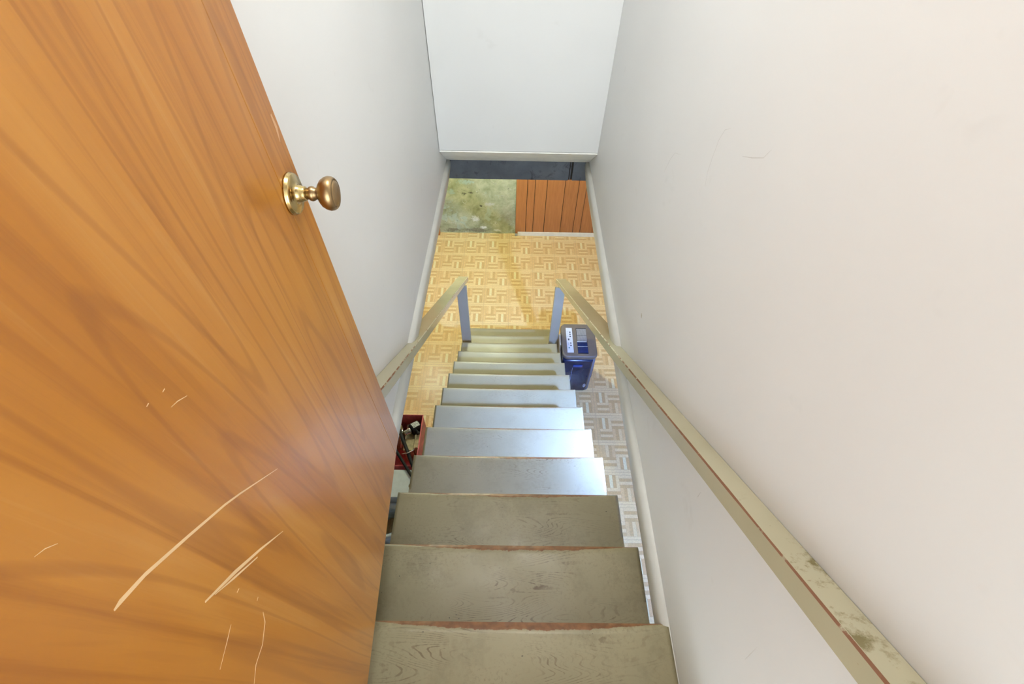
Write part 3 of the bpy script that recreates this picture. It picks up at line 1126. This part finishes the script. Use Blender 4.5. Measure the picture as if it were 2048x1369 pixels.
BX0, BX1, BY0, BY1, BZ = -1.08, -0.775, 1.60, 2.09, 0.33
crate = thing('tool_crate', 'open red metal crate full of odds and ends left of the stairs', 'crate', ((BX0 + BX1) / 2, (BY0 + BY1) / 2, 0.003))
cx, cy = (BX0 + BX1) / 2, (BY0 + BY1) / 2
hw, hd = (BX1 - BX0) / 2, (BY1 - BY0) / 2
for nm, a in (('base', (-hw, hw, -hd, hd, 0, 0.008)), ('side_panel', (-hw, hw, hd - 0.006, hd, 0.0085, BZ)), ('side_panel', (-hw, hw, -hd, -hd + 0.006, 0.0085, BZ)),
              ('side_panel', (-hw, -hw + 0.006, -hd + 0.0065, hd - 0.0065, 0.0085, BZ)), ('side_panel', (hw - 0.006, hw, -hd + 0.0065, hd - 0.0065, 0.0085, BZ))):
    bm = new_bm()
    box(bm, *a, bevel=0.0015)
    obj(nm, bm, M_RED, crate)
bm = new_bm()
tube(bm, [(p[0], p[1], BZ) for p in ((-hw, -hd), (hw, -hd), (hw, hd), (-hw, hd), (-hw, -hd))], 0.006, 8)
obj('rim', bm, M_RED, crate)

# motor-like fitting with a printed label plate, leaning on the crate's far side
fx, fy, fz = -0.850, 1.985, 0.272
fit = thing('motor_fitting', 'small black and chrome fitting with a white printed label in the red crate', 'fitting', (fx, fy, fz))
fit.scale = (1.35, 1.35, 1.35)
fit.rotation_euler = (math.radians(-38), math.radians(10), math.radians(38))
bm = new_bm()
lathe(bm, [(0.0, -0.022), (0.036, -0.022), (0.040, -0.018), (0.040, 0.038), (0.036, 0.042), (0.0, 0.042)], 28, 'x')
obj('housing', bm, M_BLACK, fit)
bm = new_bm()
seg = 12
rows = []
for i in range(seg + 1):
    a = math.radians(40 + 110 * i / seg)
    rows.append((bm.verts.new((-0.014, 0.0406 * math.cos(a), 0.0406 * math.sin(a))), bm.verts.new((0.034, 0.0406 * math.cos(a), 0.0406 * math.sin(a)))))
for a, b in zip(rows, rows[1:]):
    bm.faces.new((a[0], a[1], b[1], b[0]))
lab = obj('label_plate', bm, M_LABEL, fit)
bm = new_bm()
for i in range(7):
    a = math.radians(52 + 14 * i)
    c, s = math.cos(a), math.sin(a)
    x1 = 0.018 + 0.012 * ((i * 7) % 3 - 1)
    b2 = a + math.radians(4)
    bm.faces.new([bm.verts.new(p) for p in ((-0.010, 0.0409 * c, 0.0409 * s), (x1, 0.0409 * c, 0.0409 * s), (x1, 0.0409 * math.cos(b2), 0.0409 * math.sin(b2)), (-0.010, 0.0409 * math.cos(b2), 0.0409 * math.sin(b2)))])
obj('print_lines', bm, M_INK, lab)
bm = new_bm()
lathe(bm, [(0.0, -0.075), (0.017, -0.075), (0.020, -0.070), (0.020, -0.050), (0.026, -0.045), (0.026, -0.0225), (0.0, -0.0225)], 24, 'x')
obj('collar', bm, M_CHROME, fit)
bm = new_bm()
lathe(bm, [(0.012, -0.030), (0.012, -0.036), (0.009, -0.040), (0.0, -0.060)], 16, 'y', origin=(0.0, -0.02, -0.02))
obj('nozzle', bm, M_BLACK, fit)
bm = new_bm()
tube(bm, [(-0.005, -0.035, 0.0), (-0.005, -0.055, -0.004), (-0.008, -0.075, -0.008), (-0.02, -0.088, -0.010)], 0.007, 8)
obj('lever', bm, M_BLACK, fit)


def bar(name, label, cat, p, q, r, mat, group=None):
    p, q = Vector(p), Vector(q)
    mid = p
    bm = new_bm()
    d = (q - p)
    tube(bm, [Vector((0, 0, 0)), d * 0.02, d * 0.98, d], r, 10)
    o = obj(name, bm, mat, None, mid)
    return tag(o, label, cat, group)


bar('black_pole', 'thicker black pole lying aslant in the red crate', 'pole', (-0.792, 1.585, 0.352), (-0.968, 1.935, 0.344), 0.0155, M_POLE, 'black poles in the red crate')
bar('black_pole', 'thinner black pole nearest the pale cardboard box', 'pole', (-0.787, 1.495, 0.3545), (-0.965, 1.735, 0.352), 0.0125, M_POLE, 'black poles in the red crate')
# wood offcuts standing in the crate
for i, (x, y, wx, wy, h, lab_) in enumerate(((-0.8045, 1.845, 0.021, 0.065, 0.29, 'upright tan wood offcut against the stair side of the red crate'),
                                             (-0.880, 1.835, 0.045, 0.055, 0.24, 'tan wood block in the middle of the red crate'),
                                             (-1.010, 1.95, 0.045, 0.06, 0.285, 'wide tan wood offcut in the far corner of the red crate'),
                                             (-0.870, 1.985, 0.065, 0.075, 0.195, 'low tan wood block under the black and chrome fitting'))):
    bm = new_bm()
    box(bm, -wx, wx, -wy, wy, 0, h, bevel=0.003)
    o = obj('wood_offcut', bm, M_TAN, None, (x, y, 0.0125))
    tag(o, lab_, 'wood', 'wood offcuts in the red crate')
for i, (pts, lab_) in enumerate((([(-0.945, 2.05, 0.25), (-0.948, 1.96, 0.30), (-0.945, 1.87, 0.30), (-0.945, 1.80, 0.26)], 'curved silver wire beside the black poles'),
                                 ([(-0.795, 1.77, 0.335), (-0.815, 1.73, 0.362), (-0.85, 1.70, 0.374), (-0.90, 1.69, 0.372)], 'thin silver wire crossing over the black poles'))):
    bm = new_bm()
    o0 = Vector(pts[0])
    tube(bm, [Vector(p) - o0 for p in pts], 0.004, 8)
    tag(obj('metal_wire', bm, M_CHROME, None, o0), lab_, 'wire', 'silver wires in the red crate')

# pale cardboard box with a round hand hole in its lid
CBX, CBY, CBH = -0.918, 1.445, 0.335
cbox = thing('cardboard_box', 'pale blue white cardboard box with a round hand hole', 'box', (CBX, CBY, 0.003))
bm = new_bm()
box(bm, -0.13, 0.13, -0.115, 0.115, 0, CBH - 0.004)
obj('carton', bm, M_CARD, cbox)
bm = new_bm()                       # lid with a half-round notch cut in its stair-side edge
notch = [(0.131 - 0.024 * math.sin(math.radians(t)), -0.02 + 0.024 * -math.cos(math.radians(t))) for t in range(0, 181, 15)]
poly = [(-0.131, -0.116), (0.131, -0.116)] + notch + [(0.131, 0.116), (-0.131, 0.116)]
prism(bm, poly, 'z', CBH - 0.0035, CBH + 0.003)
obj('lid', bm, M_CARD, cbox)
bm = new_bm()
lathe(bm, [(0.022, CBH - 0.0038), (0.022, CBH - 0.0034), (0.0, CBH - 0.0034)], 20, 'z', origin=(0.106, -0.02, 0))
obj('hole_shadow_board', bm, plain('hole_shade_brown', (0.22, 0.15, 0.08), 0.8), cbox)  # shade inside the hole, painted as a dark disc on the closed carton

# silver flexible ducting rolled up on the floor, and a smaller roll in front


def coil(name, label, cat, loc, r_out, r_t, turns, mat, group):
    root = thing(name, label, cat, loc, group)
    for i in range(turns):
        bm = new_bm()
        pts = [(r_out * math.cos(2 * math.pi * k / 40), r_out * math.sin(2 * math.pi * k / 40), r_t + i * r_t * 1.75) for k in range(41)]
        tube(bm, pts, r_t, 10, cap=False)
        obj('turn', bm, mat, root)
    bm = new_bm()
    tube(bm, [(r_out, 0, turns * r_t * 1.75), (r_out * 1.0, 0.06, turns * r_t * 1.75 + 0.01), (r_out * 0.8, 0.14, turns * r_t * 1.75 + 0.005)], r_t * 0.9, 10)
    obj('loose_end', bm, mat, root)
    return root


coil('duct_roll', 'larger silver grey coiled hose partly hidden behind the door edge', 'hose', (-0.955, 1.16, 0.003), 0.125, 0.026, 6, M_STEEL, 'coiled hoses left of the stairs')
coil('duct_roll', 'smaller silver grey coiled hose nearest the top of the stairs', 'hose', (-0.97, 0.86, 0.003), 0.105, 0.024, 5, M_STEEL, 'coiled hoses left of the stairs')

# ------------------------------------------------------------------ lamps (all above the frame)


def dome_lamp(name, label, loc, r, color, strength):
    root = thing(name, label, 'ceiling lamp', loc)
    bm = new_bm()
    lathe(bm, [(0.0, 0.0), (r * 1.08, 0.0), (r * 1.08, -0.018), (r * 0.98, -0.022), (0.0, -0.022)], 32, 'z')
    obj('canopy', bm, M_WHITE, root)
    bm = new_bm()
    lathe(bm, [(r * 0.97, -0.0225), (r * 0.95, -0.05), (r * 0.75, -0.08), (r * 0.4, -0.098), (0.0, -0.105)], 14, 'z')
    obj('glass_shade', bm, emis('lit_opal_glass', color, strength), root)
    return root


def bulb_lamp(name, label, loc, color, strength, drop, shade=False):
    root = thing(name, label, 'ceiling lamp', loc, 'bare basement bulbs')
    bm = new_bm()
    lathe(bm, [(0.0, 0.0), (0.055, 0.0), (0.055, -0.02), (0.03, -0.04), (0.022, -drop + 0.085), (0.0, -drop + 0.085)], 24, 'z')
    obj('lamp_holder', bm, M_WHITE, root)
    bm = new_bm()
    lathe(bm, [(0.0, -drop + 0.0845), (0.014, -drop + 0.0845), (0.018, -drop + 0.06), (0.034, -drop + 0.028), (0.040, -drop), (0.034, -drop - 0.022), (0.018, -drop - 0.036), (0.0, -drop - 0.04)], 10, 'z')
    obj('bulb', bm, emis('lit_bulb_' + name, color, strength), root)
    if shade:                       # enamel reflector shade, rim level with the bulb's lower half
        bm = new_bm()
        pr = [(0.031, -0.075), (0.05, -0.095), (0.10, -drop + 0.055), (0.150, -drop - 0.030)]
        lathe(bm, pr + [(r - 0.0015, h - 0.002) for r, h in pr[::-1]], 32, 'z')
        obj('reflector_shade', bm, M_WHITE, root)
    return root


dome_lamp('ceiling_lamp', 'white dome lamp on the ceiling above the stairwell', (0.05, 1.15, Z_TOP - 0.0005), 0.15, (0.99, 0.99, 0.945), LAMP_STAIR)
ZCEIL = z(HT) - 0.0005
bulb_lamp('bare_bulb', 'cool white shaded bulb on the basement ceiling beside the stairs', (0.95, 1.0, ZCEIL), (0.245, 0.41, 1.0), BULB_COOL, 0.24, True)
bulb_lamp('bare_bulb', 'warm bulb on the basement ceiling beyond the foot of the stairs', (-0.25, 4.05, ZCEIL), (0.92, 1.0, 0.70), BULB_WARM, 0.24)
bulb_lamp('bare_bulb', 'pale bulb on the basement ceiling by the panelled corner', (-1.19, 4.15, ZCEIL), (0.75, 0.97, 1.0), BULB_LEFT, 0.24)
